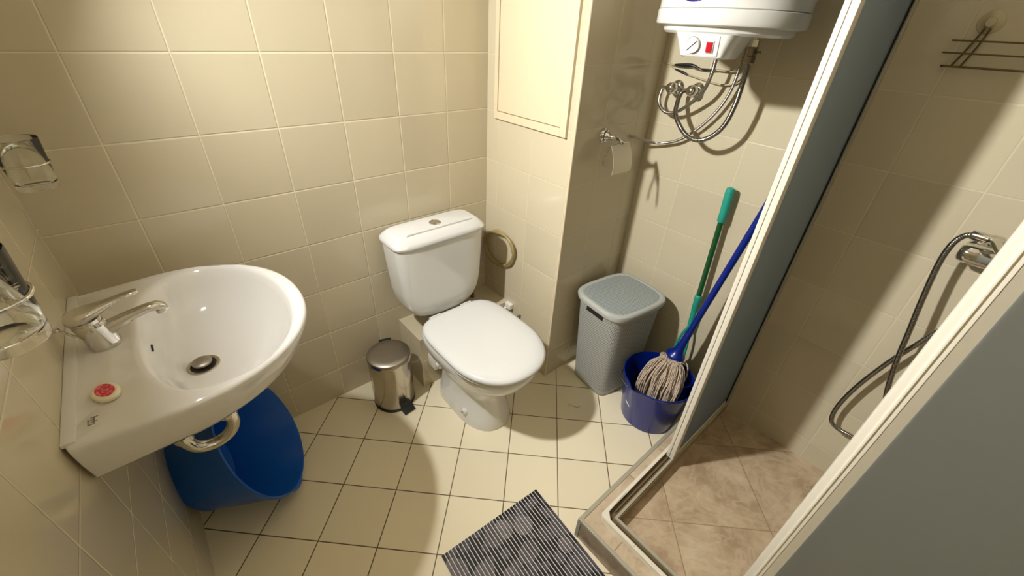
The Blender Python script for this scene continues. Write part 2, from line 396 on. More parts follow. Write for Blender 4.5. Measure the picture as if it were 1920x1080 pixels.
bm = bmesh.new(); prism(bm, [(RX, YF+.003), (RX, RY), (X1-.003, RY), (X1-.003, RY-.042), (RX+.042, RY-.042), (RX+.042, YF+.003)], ZT, ZT+.04, .002); obj('top_track', lean(bm), m_profile, enc)
obj('wall_strip', lean(bx(X1-.024, X1-.001, RY-.046, RY-.006, z+.015, ZT, .002)), m_alu, enc)

def leaf_a(x0, x1, y0, y1, label, group):
    t = thing('shower_screen_leaf', label, 'shower screen', ((x0+x1)/2, (y0+y1)/2, KH+.012), group)
    bm = bmesh.new(); zb = KH+.012
    box(bm, x0, x0+.030, y0, y1, zb, ZT, .0015)
    obj('stile', lean(bm), m_profile, t, 30)
    bm = bmesh.new(); box(bm, x0+.030, x1, (y0+y1)/2-.002, (y0+y1)/2+.002, zb+.012, ZT); obj('pane', lean(bm), m_panel, t)
    bm = bmesh.new(); box(bm, x0+.030, x1, y0+.002, y1-.002, zb, zb+.014, .001); obj('bottom_rail', lean(bm), m_profile, t)
    bm = bmesh.new(); box(bm, x1-.006, x1-.002, y0+.001, y1-.001, zb, ZT); obj('gasket', lean(bm), m_gasket, t)
    return t
leaf_a(1.378, X1-.028, -1.1555, -1.1445, 'outer grey frosted sliding shower leaf beside the blue mop bucket', 'sliding shower leaves')
leaf_a(1.378, X1-.026, -1.1715, -1.1570, 'inner grey frosted shower leaf with white stile facing the shower floor', 'sliding shower leaves')
door = thing('shower_door', 'large frosted grey sliding shower door with white edge stile in right foreground', 'shower door', (1.02, -1.9, KH+.012))
zb = KH+.012
bm = bmesh.new(); box(bm, 1.001, 1.024, -1.526, -1.503, zb, ZT, .002); prism(bm, [(1.002, -1.526), (1.020, -1.526), (1.020, -1.543), (1.011, -1.543)], zb, ZT, .0008); box(bm, 0.9985, 1.002, -1.5185, -1.5145, zb, ZT, .0012)
obj('stile', bm, m_profile, door, 30)
obj('pane', bx(1.010, 1.014, YF+.03, -1.542, zb+.03, ZT-.02), m_panel, door)
bm = bmesh.new(); box(bm, 1.004, 1.021, YF+.03, -1.542, zb, zb+.032, .001); obj('bottom_rail', bm, m_profile, door)
bm = bmesh.new(); box(bm, 1.004, 1.021, YF+.03, -1.542, ZT-.022, ZT-.001, .001); obj('top_rail', bm, m_profile, door)

# ------------------------------------------------------------------ access hatch on the boxed-in wall
h = thing('access_hatch', 'cream painted access hatch with frame on the tiled wall above the toilet', 'hatch', (XC-.008, -.255, 1.13))
bm = bmesh.new(); hz0, hz1, hy0, hy1 = 1.130, 2.05, -.455, -.058
for a in [(hy0, hy0+.030, hz0, hz1), (hy1-.020, hy1, hz0, hz1), (hy0+.030, hy1-.020, hz0, hz0+.028), (hy0+.030, hy1-.020, hz1-.028, hz1)]:
    box(bm, XC-.012, XC, a[0], a[1], a[2], a[3], .0015)
obj('frame', bm, m_hatch, h)
obj('door_leaf', bx(XC-.009, XC-.001, hy0+.0325, hy1-.0225, hz0+.0305, hz1-.0305, .001), m_hatch, h)

# ------------------------------------------------------------------ toilet
TX = 1.035
toilet = thing('toilet', 'white close-coupled toilet with closed lid standing in front of the tiled ledge', 'toilet', (TX, -.45, 0))
bm = bmesh.new()
prof = [  # z, halfwidth, yback, ymid, yfront, nb, nf
 (0.0, .112, -.235, -.42, -.588, 5, 2.4), (.012, .114, -.235, -.42, -.590, 5, 2.4), (.05, .108, -.232, -.41, -.582, 5, 2.3), (.10, .098, -.228, -.41, -.572, 4, 2.2),
 (.15, .092, -.222, -.41, -.568, 4, 2.2), (.20, .100, -.215, -.41, -.580, 4, 2.2), (.245, .128, -.21, -.42, -.620, 4, 2.2), (.285, .156, -.205, -.43, -.665, 4, 2.2),
 (.32, .172, -.20, -.43, -.694, 4, 2.2), (.355, .179, -.20, -.43, -.708, 4, 2.2), (.382, .180, -.20, -.43, -.710, 4, 2.2), (.388, .176, -.203, -.43, -.706, 4, 2.2)]
loft(bm, [egg(TX-.002, p[1], p[2], p[3], p[4], p[0], p[5], p[6]) for p in prof])
lathe(bm, [(.055, 0), (.055, .06)], (TX, -.185, .19), (0, -1, 0), n=28)
pan = obj('pan', bm, m_ceramic, toilet, 50)
bm = bmesh.new()   # raised floor-screw pad on the side of the foot
lathe(bm, [(.020, 0), (.017, .014), (.012, .019), (.0118, .02)], (TX-.097, -.462, .058), (-1, -.1, .15), n=24); obj('screw_pad', bm, m_ceramic, pan, 40)
bm = bmesh.new(); lathe(bm, [(.007, 0), (.007, .003), (.003, .0045)], (TX-.117, -.464, .061), (-1, -.1, .15), n=16); obj('screw_cap', bm, m_chrome, pan, 40)
bm = bmesh.new(); loft(bm, [egg(TX-.004, w_, yb, -.50, yf, zz, 4.6, 2.2) for zz, w_, yb, yf in [(.389, .178, -.245, -.712), (.391, .183, -.24, -.718), (.399, .183, -.24, -.718), (.402, .18, -.243, -.714)]])
obj('seat', bm, m_lidplast, toilet, 60)
bm = bmesh.new()
loft(bm, [egg(TX-.004, w_, yb, -.50, yf, zz, 4.6, 2.2) for zz, w_, yb, yf in [(.403, .181, -.240, -.718), (.406, .187, -.234, -.727), (.414, .189, -.232, -.731), (.421, .187, -.234, -.728), (.427, .180, -.241, -.719), (.431, .165, -.256, -.70), (.4325, .12, -.30, -.64), (.433, .05, -.38, -.54)]])
obj('lid', bm, m_lidplast, toilet, 60)
for s in (-1, 1):
    bm = bmesh.new(); lathe(bm, [(.0105, 0), (.0105, .05)], (TX+s*.078-.025, -.222, .402), (1, 0, 0), n=20); box(bm, TX+s*.078-.02, TX+s*.078+.02, -.245, -.218, .385, .402, .003)
    obj('hinge', bm, m_lidplast, toilet, 40)
cist = thing_c = None
bm = bmesh.new()
loft(bm, [sring(TX+.002, cy, zz, a, b, n_) for zz, a, cy, b, n_ in [(.392, .085, -.120, .070, 4), (.397, .110, -.120, .076, 4.5), (.410, .140, -.120, .079, 5), (.432, .164, -.119, .082, 5), (.465, .179, -.118, .084, 5.5), (.52, .187, -.117, .086, 6), (.62, .194, -.116, .0875, 6), (.70, .199, -.115, .0885, 6), (.735, .201, -.115, .0885, 6)]])
cist = obj('cistern', bm, m_ceramic, toilet, 50)
bm = bmesh.new()
loft(bm, [sring(TX+.002, cy, zz, a, b, n_) for zz, a, cy, b, n_ in [(.733, .203, -.115, .090, 6), (.735, .208, -.115, .093, 6), (.742, .209, -.115, .094, 6), (.752, .204, -.114, .088, 6), (.768, .189, -.113, .070, 6), (.7745, .181, -.112, .062, 6), (.7765, .172, -.112, .054, 6)]])
prism(bm, [(TX-.150, -.172), (TX+.154, -.172), (TX+.152, -.160), (TX+.045, -.085), (TX-.040, -.085), (TX-.062, -.10), (TX-.100, -.135)], .774, .7795, .003)
clid = obj('cistern_lid', bm, m_lidplast, toilet, 45)
bm = bmesh.new(); lathe(bm, [(.0235, 0), (.0235, .004), (.020, .006), (.019, .004), (.017, .004), (.016, .0065), (.004, .0078)], (TX+.002, -.128, .7785), n=32)
box(bm, TX-.0005, TX+.0045, -.146, -.110, .7845, .7868); obj('flush_button', bm, m_chrome, clid, 35)
# plastic waste socket between pan and ledge
bm = bmesh.new(); box(bm, .925, .972, -.245, -.187, .13, .20, .006); lathe(bm, [(.02, 0), (.02, .02)], (.948, -.245, .165), (0, -1, 0), n=18); tag_o = obj('pan_connector', bm, m_whitepl, toilet, 30)
# inlet valve and braided hose on the right of the cistern
bm = bmesh.new(); tube(bm, [(1.245, -.08, .70), (1.262, -.085, .68), (1.285, -.088, .62), (1.292, -.09, .54), (1.280, -.088, .46), (1.262, -.07, .40), (1.262, -.06, .34), (1.275, -.05, .2855)], .011); obj('braided_supply_hose', bm, m_braidcol, toilet, 60)
bm = bmesh.new(); lathe(bm, [(.012, 0), (.016, .004), (.016, .03), (.011, .036)], (1.243, -.08, .688), (-.3, 0, 1), n=8); obj('hose_nut', bm, m_chrome, toilet, 30)
# small white clip on the wall at the end of the ledge
bm = bmesh.new(); box(bm, XC-.024, XC, -.232, -.190, .262, .290, .003); box(bm, XC-.030, XC-.006, -.205, -.192, .235, .264, .002); tag(obj('pipe_clip', bm, m_whitepl, None, 30), 'small white plastic clip on the wall right of the toilet ledge', 'clip')
bm = bmesh.new(); lathe(bm, [(.006, 0), (.006, .012), (.004, .018)], (XC, -.284, .252), (-1, 0, 0), n=16); tag(obj('wall_plug', bm, worn('brown_plug', rgb(120, 96, 62), .6), None, 30), 'tiny brown plug in the wall tile below the white clip', 'plug')

# coil of clear hose hanging beside the cistern
bm = bmesh.new()
pts = []
for k in range(0, 55):
    t = k/18*2*PI; rr_ = 1+.05*math.sin(k*.9)
    pts.append((XC-.012-.010*(k/54)-.006*math.sin(t), -.126+.100*rr_*math.cos(t)+.004*math.sin(k*.37), .560+.088*rr_*math.sin(t)-.018*math.cos(t)))
tube(bm, pts, .0055, n=10, k=3)
tag(obj('hose_coil', bm, m_tubing, None, 60), 'coil of yellowed clear hose hanging on the wall right of the cistern', 'hose')

# ------------------------------------------------------------------ pedal bin
BX, BY = .757, -.160
pb = thing('pedal_bin', 'small round stainless steel pedal bin standing left of the toilet', 'bin', (BX, BY, 0))
bm = bmesh.new(); lathe(bm, [(.086, 0), (.0885, .004), (.0885, .238)], (BX, BY, .004), n=56); obj('body', bm, m_steel, pb, 40)
bm = bmesh.new(); lathe(bm, [(.088, 0), (.090, .002), (.090, .009), (.086, .011)], (BX, BY, 0), n=56); obj('base_ring', bm, m_black, pb, 40)
bm = bmesh.new(); lathe(bm, [(.0885, 0), (.0905, .002), (.0905, .018), (.088, .022)], (BX, BY, .240), n=56); obj('rim_band', bm, m_steel, pb, 40)
bm = bmesh.new(); lathe(bm, [(.0895, 0), (.090, .003), (.086, .008), (.06, .0095), (.03, .010), (.002, .0102)], (BX, BY, .262), n=56, cap1=True); obj('lid', bm, m_steeltop, pb, 50)
bm = bmesh.new(); box(bm, -.026, .026, -.004, .010, .236, .268, .003, Matrix.Translation((BX+.028, BY+.088, 0)) @ Matrix.Rotation(-.3, 4, 'Z')); obj('lid_hinge', bm, m_black, pb, 30)
bm = bmesh.new(); Mp = Matrix.Translation((BX+.008, BY-.088, 0)) @ Matrix.Rotation(.10, 4, 'Z')
v = [Mp @ Vector(p) for p in [(-.020, .004, .052), (.020, .004, .052), (.028, -.006, .018), (.026, -.034, .008), (-.026, -.034, .008), (-.028, -.006, .018)]]
vb = [bm.verts.new(p) for p in v] + [bm.verts.new(p+Vector((0, .004, -.006))) for p in v]
for q in [(0,1,2,5), (5,2,3,4), (6,11,8,7), (11,10,9,8), (0,6,7,1), (1,7,8,2), (2,8,9,3), (3,9,10,4), (4,10,11,5), (5,11,6,0)]: bm.faces.new([vb[i] for i in q])
obj('pedal', bm, m_black, pb)

# ------------------------------------------------------------------ wash basin
SY, SZ = -.397, .84
def sink_ring(z, dx, hw, x0=0.0, N=96, ex=.454):
    """outline: flat back against the wall, straight sides, elliptical front"""
    out = []
    for k in range(N):
        t = 2*PI*k/N; c, s = math.cos(t), math.sin(t)
        if c >= 0: x = .17+(ex-dx-.17)*sg(c, 2/2.15)
        else: x = .17+(.17-x0)*sg(c, 2/14)
        y = hw*sg(s, 2/2.15 if c >= 0 else 2/14)
        if c < 0: y = math.copysign(min(abs(y), hw-(.17-x)*.09), y)
        out.append((x, SY+y, z))
    return out
def bowl_ring(z, xa, xb, hw, N=96, n=2.3):
    out = []; cx = xa+(xb-xa)*.42
    for k in range(N):
        t = 2*PI*k/N; c, s = math.cos(t), math.sin(t)
        if c >= 0: x = cx+(xb-cx)*sg(c, 2/2.1); y = hw*sg(s, 2/2.1)
        else: x = cx+(cx-xa)*sg(c, 2/2.6); y = hw*sg(s, 2/2.6)
        out.append((x, SY+y, z))
    return out
basin = thing('wash_basin', 'white ceramic wash basin fixed to the left wall', 'sink', (.2, SY, .68))
bm = bmesh.new()
rings = []
def under(z, dx, hw, x0=.0, tilt=0.0):
    r = sink_ring(z, dx, hw, x0); return [(x, y, z_+tilt*max(0, x)) for x, y, z_ in r]
rings += [under(.675, .22, .06, .13), under(.682, .18, .10, .10), under(.70, .11, .17, .04, .03), under(.716, .050, .236, .0, .09), under(.726, .030, .258, .0, .10), under(.742, .020, .272, 0, .10), under(.79, .006, .286, 0, .05), under(.826, .001, .2915, 0), under(.835, .001, .2915, 0), under(.8405, .005, .288, 0), under(.842, .011, .282, 0)]
# raised front rim, deck, then the bowl
rings += [bowl_ring(.8415, .104, .428, .266), bowl_ring(.8395, .112, .422, .259), bowl_ring(.833, .118, .416, .252), bowl_ring(.815, .124, .408, .243), bowl_ring(.785, .130, .393, .226), bowl_ring(.755, .135, .368, .198), bowl_ring(.733, .142, .335, .158), bowl_ring(.720, .150, .300, .110), bowl_ring(.7135, .160, .26, .064), bowl_ring(.7115, .170, .235, .036)]
loft(bm, rings, True, True)
bas = obj('basin_body', bm, m_sinkcer, basin, 70)
# raised splash lip along the wall edge of the deck
bm = bmesh.new(); box(bm, 0, .020, SY-.268, SY+.268, .838, .8465, .003); obj('deck_lip', bm, m_sinkcer, bas, 40)
bm = bmesh.new(); lathe(bm, [(.036, 0), (.0355, .0025), (.031, .0035), (.026, .001)], (.199, SY-.005, .7115), n=36, cap1=True); dr = obj('drain_ring', bm, m_chrome, basin, 40)
bm = bmesh.new(); lathe(bm, [(.012, 0), (.021, .006), (.0215, .011), (.017, .0138), (.003, .0148)], (.199, SY-.005, .714), n=32); obj('drain_plug', bm, m_steeltop, dr, 40)
bm = bmesh.new(); lathe(bm, [(.028, 0), (.028, .0006)], (.199, SY-.005, .7128), n=32); obj('drain_gap', bm, m_dark, dr)
bm = bmesh.new(); lathe(bm, [(.0035, 0), (.0035, .002)], (.1275, SY+.008, .797), (1, 0, .12), n=20, sx=4.2); obj('overflow_slot', bm, m_dark, bas)
bm = bmesh.new()   # small printed maker's mark
for k, (a, b_) in enumerate([(0, .0), (.006, .003), (.012, .0), (.018, .004)]):
    box(bm, .0335+b_, .0435+b_, SY-.228+a-.010, SY-.2265+a-.010, .8414, .8424)
box(bm, .0335, .0350, SY-.238, SY-.222, .8414, .8424); box(bm, .0415, .0430, SY-.234, SY-.218, .8414, .8424)
obj('printed_mark', bm, m_greyink, bas)

# tap
FX = .066; FY = SY+.010
tap = thing('basin_tap', 'chrome single-lever mixer tap standing on the back deck of the wash basin', 'tap', (FX, FY, .842))
bm = bmesh.new()
loft(bm, [sring(FX-.001+ox, FY, z_, a, b, 2.2, 40) for z_, a, b, ox in [(.842, .0265, .0265, 0), (.845, .0275, .0275, 0), (.852, .0265, .0265, 0), (.868, .0255, .0255, -.002), (.885, .0262, .026, -.005), (.900, .0265, .026, -.007), (.904, .0255, .025, -.008)]])
obj('tap_body', bm, m_chrome, tap, 50)
bm = bmesh.new()
def sweep(secs, n=20, e=2.6):
    rs = []
    for (x, z_, hw_, ht, ang) in secs:
        r = []
        for k in range(n):
            t = 2*PI*k/n; a = hw_*sg(math.cos(t), 2/e); b = ht*sg(math.sin(t), 2/e)
            r.append((x-b*math.sin(ang), FY+a, z_+b*math.cos(ang)))
        rs.append(r)
    return rs
loft(bm, sweep([(FX+.005, .874, .016, .017, .2), (FX+.030, .884, .0150, .0125, .3), (FX+.060, .893, .0135, .0098, .25), (FX+.090, .899, .0125, .0090, .1), (FX+.104, .898, .0125, .0100, -.25), (FX+.113, .892, .0115, .0095, -.8), (FX+.115, .884, .0100, .0085, -1.4)]))
obj('spout', bm, m_chrome, tap, 60)
bm = bmesh.new(); lathe(bm, [(.0095, 0), (.0095, .008), (.007, .008), (.006, .004)], (FX+.108, FY, .888), (0.05, 0, -1), n=20); obj('aerator', bm, m_chrome, tap, 40)
bm = bmesh.new()
loft(bm, sweep([(FX-.036, .917, .016, .006, .25), (FX-.032, .917, .022, .012, .25), (FX-.010, .921, .0245, .0150, .22), (FX+.012, .927, .020, .0110, .22), (FX+.035, .934, .0135, .0070, .2), (FX+.065, .941, .0110, .0050, .2), (FX+.082, .944, .0105, .0045, .15), (FX+.087, .9445, .007, .003, .1)]))
obj('lever', bm, m_chrome, tap, 60)
bm = bmesh.new(); lathe(bm, [(.0235, 0), (.0235, .008)], (FX-.008, FY, .903), (-.08, 0, 1), n=36); obj('lever_collar', bm, m_chrome, tap, 40)
bm = bmesh.new(); tube(bm, [(FX-.018, FY-.002, .86), (FX-.040, FY-.002, .888), (.008+.006, FY-.002, .906)], .0022, n=10); lathe(bm, [(.003, 0), (.0062, .003), (.0062, .007), (.003, .009)], (.016, FY-.002, .901), (-.5, 0, .75), n=16); obj('pop_up_rod', bm, m_chrome, tap, 50)

# soap with red label
bm = bmesh.new(); Ms = Matrix.Translation((.062, -.566, .8425)) @ Matrix.Rotation(.35, 4, 'Z')
def ell(a, b, z_, n=40): return [tuple(Ms @ Vector((a*math.cos(2*PI*k/n), b*math.sin(2*PI*k/n), z_))) for k in range(n)]
soap = thing('soap_bar', 'oval cream soap tablet with red label on the wash basin deck', 'soap', (.062, -.566, .8425))
loft(bm, [ell(.016, .025, 0), ell(.0195, .0285, .002), ell(.0205, .0295, .006), ell(.019, .028, .0095), ell(.0145, .0235, .011)]); obj('tablet', bm, m_soap, soap, 50)
bm = bmesh.new(); loft(bm, [ell(.0135, .0215, .0108), ell(.0130, .0210, .0118)]); obj('red_label', bm, m_redlab, soap)

# trap below the basin
trap = thing('sink_trap', 'chrome waste trap pipe hanging below the wash basin', 'pipe', (.199, SY, .46))
bm = bmesh.new(); tube(bm, [(.199, SY, .676), (.199, SY, .62), (.203, SY, .53), (.200, SY, .486), (.178, SY, .456), (.145, SY, .447), (.112, SY, .460), (.096, SY, .492), (.092, SY, .535), (.084, SY, .563), (.06, SY, .573), (.035, SY, .573), (.0, SY, .573)], .0165, n=18); obj('bent_pipe', bm, m_chrome, trap, 60)
for (p, d) in [((.199, SY, .645), (0, 0, 1)), ((.199, SY, .533), (0, 0, 1)), ((.094, SY, .515), (-.1, 0, 1))]:
    bm = bmesh.new(); lathe(bm, [(.018, -.011), (.0225, -.009), (.0225, .009), (.018, .011)], p, d, n=10); obj('slip_nut', bm, m_chrome, trap, 25)
bm = bmesh.new(); lathe(bm, [(.032, 0), (.031, .004), (.022, .010)], (0, SY, .573), (1, 0, 0), n=30); obj('wall_flange', bm, m_chrome, trap, 40)

# ------------------------------------------------------------------ glasses in wall rings
def tumbler(x, y, z0, label, hlabel, rs=1.0):
    t = tag(None or bpy.data.objects.new('d', None), '', '') if False else None
    bm = bmesh.new()
    prof = [(.0, 0), (.0305, 0), (.0325, .003), (.0345, .035), (.0385, .1), (.0378, .1012), (.0368, .1), (.0325, .036), (.0300, .016), (.024, .0115), (.0, .0105)]
    prof = [(r*rs, h_) for r, h_ in prof]
    lathe(bm, prof, (x, y, z0), n=64, cap0=False, cap1=False)
    bmesh.ops.remove_doubles(bm, verts=bm.verts, dist=.0003)
    tag(obj('tumbler', bm, m_glass, None, 40), label, 'glass', 'tumblers in wall rings')
    hd = thing('tumbler_holder', hlabel, 'holder', (0, y, z0+.05), 'wall rings for tumblers')
    bm = bmesh.new(); R0 = .0375*rs; zr = z0+.052
    tube(bm, [(x+R0*math.cos(a), y+R0*math.sin(a), zr) for a in [2*PI*k/32 for k in range(33)]], .0021, n=10, k=2); obj('ring', bm, m_chrome, hd, 60)
    bm = bmesh.new(); tube(bm, [(.0, y+.004, zr-.002), (x*.35, y+.003, zr-.001), (x-R0-.001, y, zr)], .004, n=12); obj('arm', bm, m_chrome, hd, 60)
    bm = bmesh.new(); lathe(bm, [(.019, 0), (.0185, .004), (.010, .008)], (0, y+.004, zr-.002), (1, 0, 0), n=28); obj('wall_plate', bm, m_chrome, hd, 40)
tumbler(.094, -.866, 1.156, 'clear glass tumbler nearest the camera at lower left', 'wall ring holding the nearer clear glass tumbler')
tumbler(.068, -.158, 1.118, 'clear glass tumbler at upper left close to the back wall', 'wall ring holding the farther clear glass tumbler')

# ------------------------------------------------------------------ big blue tub lying tilted under the basin
def tilted(c, n):
    n = Vector(n).normalized(); return Vector(c), n
tc, tn = tilted((.25, -.240, .237), (.87, -.30, .385))
tub = thing('blue_tub', 'large bright blue plastic tub leaning on its side under the wash basin', 'tub', (.2, -.25, 0))
bm = bmesh.new(); H = .225; R0, R1 = .148, .219
prof = [(.001, -H), (R0-.012, -H), (R0, -H+.006), (R0+.004, -H+.03), ((R0+R1)/2, -H*.5), (R1-.006, -.022), (R1-.002, -.020), (R1+.002, -.010), (R1+.003, -.002), (R1, .001), (R1-.004, -.001), (R1-.006, -.006), ((R0+R1)/2-.005, -H*.5), (R0, -H+.032), (R0-.004, -H+.010), (R0-.02, -H+.005), (.001, -H+.005)]
lathe(bm, prof, tc, tn, n=96, cap0=True, cap1=True); obj('tub_wall', bm, m_tub, tub, 40)
d_, a_, b_ = frame(tn)
# two carrying lugs on the rim
import itertools
right = Vector((0, -1, 0)); best = sorted([2*PI*k/96 for k in range(96)], key=lambda t: -(a_*math.cos(t)+b_*math.sin(t)).dot(Vector((.42, -.55, -.6)).normalized()))[0]
for off in (0.0, PI):
    rs = []
    for k in range(17):
        u = -1+2*k/16; t = best+off+u*.26; wd = .014*math.cos(u*PI/2)**.6+.001
        dr_ = a_*math.cos(t)+b_*math.sin(t); base = tc+dr_*(R1-.002)
        rs.append([base+dr_*0-tn*.012, base+dr_*wd-tn*.012, base+dr_*wd-tn*.002, base+dr_*0-tn*.0005])
    bm = bmesh.new(); loft(bm, rs); obj('lug', bm, m_tub, tub)

# ------------------------------------------------------------------ laundry basket
LX, LY, LR = 1.625, -.668, -.125
lb = thing('laundry_basket', 'grey woven-look plastic laundry basket with lid in the corner beside the mops', 'basket', (LX, LY, 0))
bm = bmesh.new()
loft(bm, [sring(LX+.006, LY, z_, a, b, 5.5, 96, LR) for z_, a, b in [(.0, .120, .100), (.006, .125, .105), (.03, .127, .107)]], True, False)
bm2 = bmesh.new(); loft(bm2, [sring(LX+.006-.006*k/10, LY, .452, .150, .125, 5.5, 96, LR) for k in (10,)] + [sring(LX, LY, .474, .152, .127, 5.5, 96, LR)], False, False)
obj('base_band', bm, m_basket, lb, 40); obj('upper_band', bm2, m_basket, lb, 40)
bm = bmesh.new(); rr = []
for k in range(14):
    f = k/13; z_ = .03+f*(.452-.03); rr.append(sring(LX+.006-.006*f, LY, z_, .127+.023*f, .107+.018*f, 5.5, 96, LR))
loft(bm, rr, False, False, uv=True); obj('woven_wall', bm, m_weave, lb, 40)
bm = bmesh.new(); rr = [sring(LX+.006-.006*f, LY, .012+f*.45, .122+.023*f, .102+.018*f, 5.5, 64, LR) for f in (0, 1)]
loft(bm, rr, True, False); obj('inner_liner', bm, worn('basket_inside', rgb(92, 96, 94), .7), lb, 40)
bm = bmesh.new()
lr = [sring(LX, LY, z_, a, b, 4.2, 96, LR) for z_, a, b in [(.468, .161, .137), (.470, .166, .142), (.486, .169, .145), (.494, .166, .142), (.498, .159, .135), (.498, .150, .126), (.4955, .146, .122)]]
loft(bm, lr, True, True); lid = obj('lid_frame', bm, m_basket, lb, 40)
bm = bmesh.new(); vr = [bm.verts.new(p) for p in sring(LX, LY, .4960, .1465, .1225, 4.2, 96, LR)]
vc = bm.verts.new((LX, LY, .5005)); L = bm.loops.layers.uv.verify()
for i in range(96):
    f = bm.faces.new((vr[i], vr[(i+1) % 96], vc))
    for lp in f.loops: lp[L].uv = (lp.vert.co.x, lp.vert.co.y)
obj('woven_lid', bm, m_lidweave, lb, 40)
bm = bmesh.new(); Ml = Matrix.Translation((LX, LY, 0)) @ Matrix.Rotation(LR, 4, 'Z')
box(bm, -.1535, -.1475, -.048, .048, .436, .456, .002, Ml); obj('hand_hole', bm, m_dark, lb)
bm = bmesh.new(); box(bm, -.07, .07, .132, .147, .472, .492, .004, Ml); obj('lid_hinge', bm, m_basket, lb, 30)

# ------------------------------------------------------------------ navy mop bucket
MX, MY = 1.602, -.942
mbk = thing('mop_bucket', 'round navy blue mop bucket standing beside the shower kerb', 'bucket', (MX, MY, 0))
bm = bmesh.new(); HB = .235
prof = [(.001, 0), (.112, 0), (.118, .004), (.121, .02), (.134, .14), (.143, .222), (.148, .225), (.150, .231), (.149, HB), (.145, HB+.001), (.142, .228), (.131, .14), (.117, .02), (.10, .008), (.001, .008)]
n = 96; rings = []
for r, hh in prof:
    ring = []
    for k in range(n):
        t = 2*PI*k/n; dt = (t-math.radians(173)+PI) % (2*PI)-PI
        sp = .022*math.exp(-(dt/.16)**2)*max(0, (hh-.11)/.125) if r > .05 else 0
        ring.append((MX+(r+sp)*math.cos(t), MY+(r+sp)*math.sin(t), hh+(.006*math.exp(-(dt/.16)**2) if hh > .2 else 0)))
    rings.append(ring)
loft(bm, rings); obj('bucket_wall', bm, m_bucket, mbk, 45)
bm = bmesh.new()   # wringer basket inset at the right of the bucket
WX, WY = MX+.062, MY-.040
rings = [sring(WX, WY, z_, a, b, 2.6, 48, -.4) for z_, a, b in [(.130, .040, .036), (.165, .056, .050), (.205, .070, .062), (.218, .074, .066), (.222, .071, .063), (.205, .062, .054), (.165, .05, .044), (.136, .034, .030)]]
loft(bm, rings); obj('wringer', bm, m_bucket, mbk, 45)
bm = bmesh.new()   # printed strip wrapped on the wall
rs = []
for k in range(13):
    t = math.radians(153+k*1.9); z_ = .112-.0011*k; rs.append([(MX+(.1303+dr_)*math.cos(t), MY+(.1303+dr_)*math.sin(t), z_+dz) for dr_, dz in [(-.001, -.0035), (.0016, -.0035), (.0026, .0035), (.0, .0035)]])
loft(bm, rs); obj('white_sticker', bm, m_offwhite, mbk)
bm = bmesh.new(); tube(bm, [(MX+.150*math.cos(t), MY+.150*math.sin(t)*1.0, .214-.03*math.sin((t-math.radians(20))/math.radians(140)*PI)) for t in [math.radians(20+140*k/14) for k in range(15)]], .0026, n=8, k=3); obj('wire_handle', bm, m_chrome, mbk, 60)

# ------------------------------------------------------------------ string mop with blue pole
Mt = Vector((1.705, -.945, .318)); Md = Vector((.126, -.070, .540)).normalized()
mop = thing('string_mop', 'cotton string mop with a blue pole resting head down in the navy bucket', 'mop', (1.62, -.94, .2))
top = Mt+Md*.95
top.x = min(top.x, X1-.03)
Md = (top-Mt).normalized()
bm = bmesh.new(); tube(bm, [Mt+Md*.06, Mt+Md*.5, top], .0125, n=20, smooth=False); obj('pole', bm, m_pole, mop, 60)
bm = bmesh.new(); lathe(bm, [(.001, .965), (.008, .963), (.0125, .955), (.0125, .94)], Mt, Md, n=20); obj('pole_cap', bm, m_pole, mop, 50)
sd = (Md*.75+Vector((.3, -.02, .25))).normalized()
bm = bmesh.new(); lathe(bm, [(.034, -.038), (.039, -.032), (.040, -.024), (.037, -.017), (.027, -.010), (.019, .012), (.0155, .05), (.0145, .10)], Mt, Md, n=32); obj('socket', bm, m_pole, mop, 50)
bm = bmesh.new()
hc = Mt-Md*.044
for k in range(330):
    a = random.random(); side = random.uniform(-1, 1)
    d_, ax, bx_ = frame(Md)
    st = hc+(ax*math.cos(a*2*PI)+bx_*math.sin(a*2*PI))*.024*random.random()**.5
    sy = side                                      # spread across the head
    reach = random.uniform(.80, 1.0)*(1-.10*sy*sy)
    q = .080*sy
    dirx = Vector((-.985, -.17, 0)); per = Vector((-.17, .985, 0))
    layer = random.uniform(.55, 1.0); lift = random.uniform(-.008, .014)*(1-.5*sy*sy)
    R_ = reach*layer
    p1 = st+dirx*(.030*layer)+per*(q*.30)+Vector((0, 0, .006+lift*.6))
    p2 = hc+dirx*(.085*R_)+per*(q*.75)+Vector((0, 0, .004+lift-(1-layer)*.04))
    p3 = hc+dirx*(.140*R_)+per*(q*1.0)+Vector((0, 0, -.030+lift-(1-layer)*.04))
    p4 = hc+dirx*(.172*R_)+per*(q*1.05)+Vector((0, 0, -.085+lift))
    p5 = hc+dirx*(.172*R_)+per*(q*1.0)+Vector((0, 0, -.155-.02*random.random()))
    jit = lambda s: Vector((random.uniform(-s, s), random.uniform(-s, s), random.uniform(-s, s)))
    tube(bm, [st, p1+jit(.004), p2+jit(.005), p3+jit(.005), p4+jit(.004), p5], .0024, n=6, k=5)
for lp in ([(0, .02, .0), (-.02, .045, .012), (-.045, .040, .010), (-.05, .02, .0)], [(.01, -.03, .0), (.02, -.055, -.01), (.0, -.075, -.045), (-.03, -.08, -.08)]):
    tube(bm, [hc+Vector(p) for p in lp], .0031, n=8, k=8)
st_ = obj('cotton_strings', bm, m_yarn, mop, 70); st_['kind'] = 'stuff'

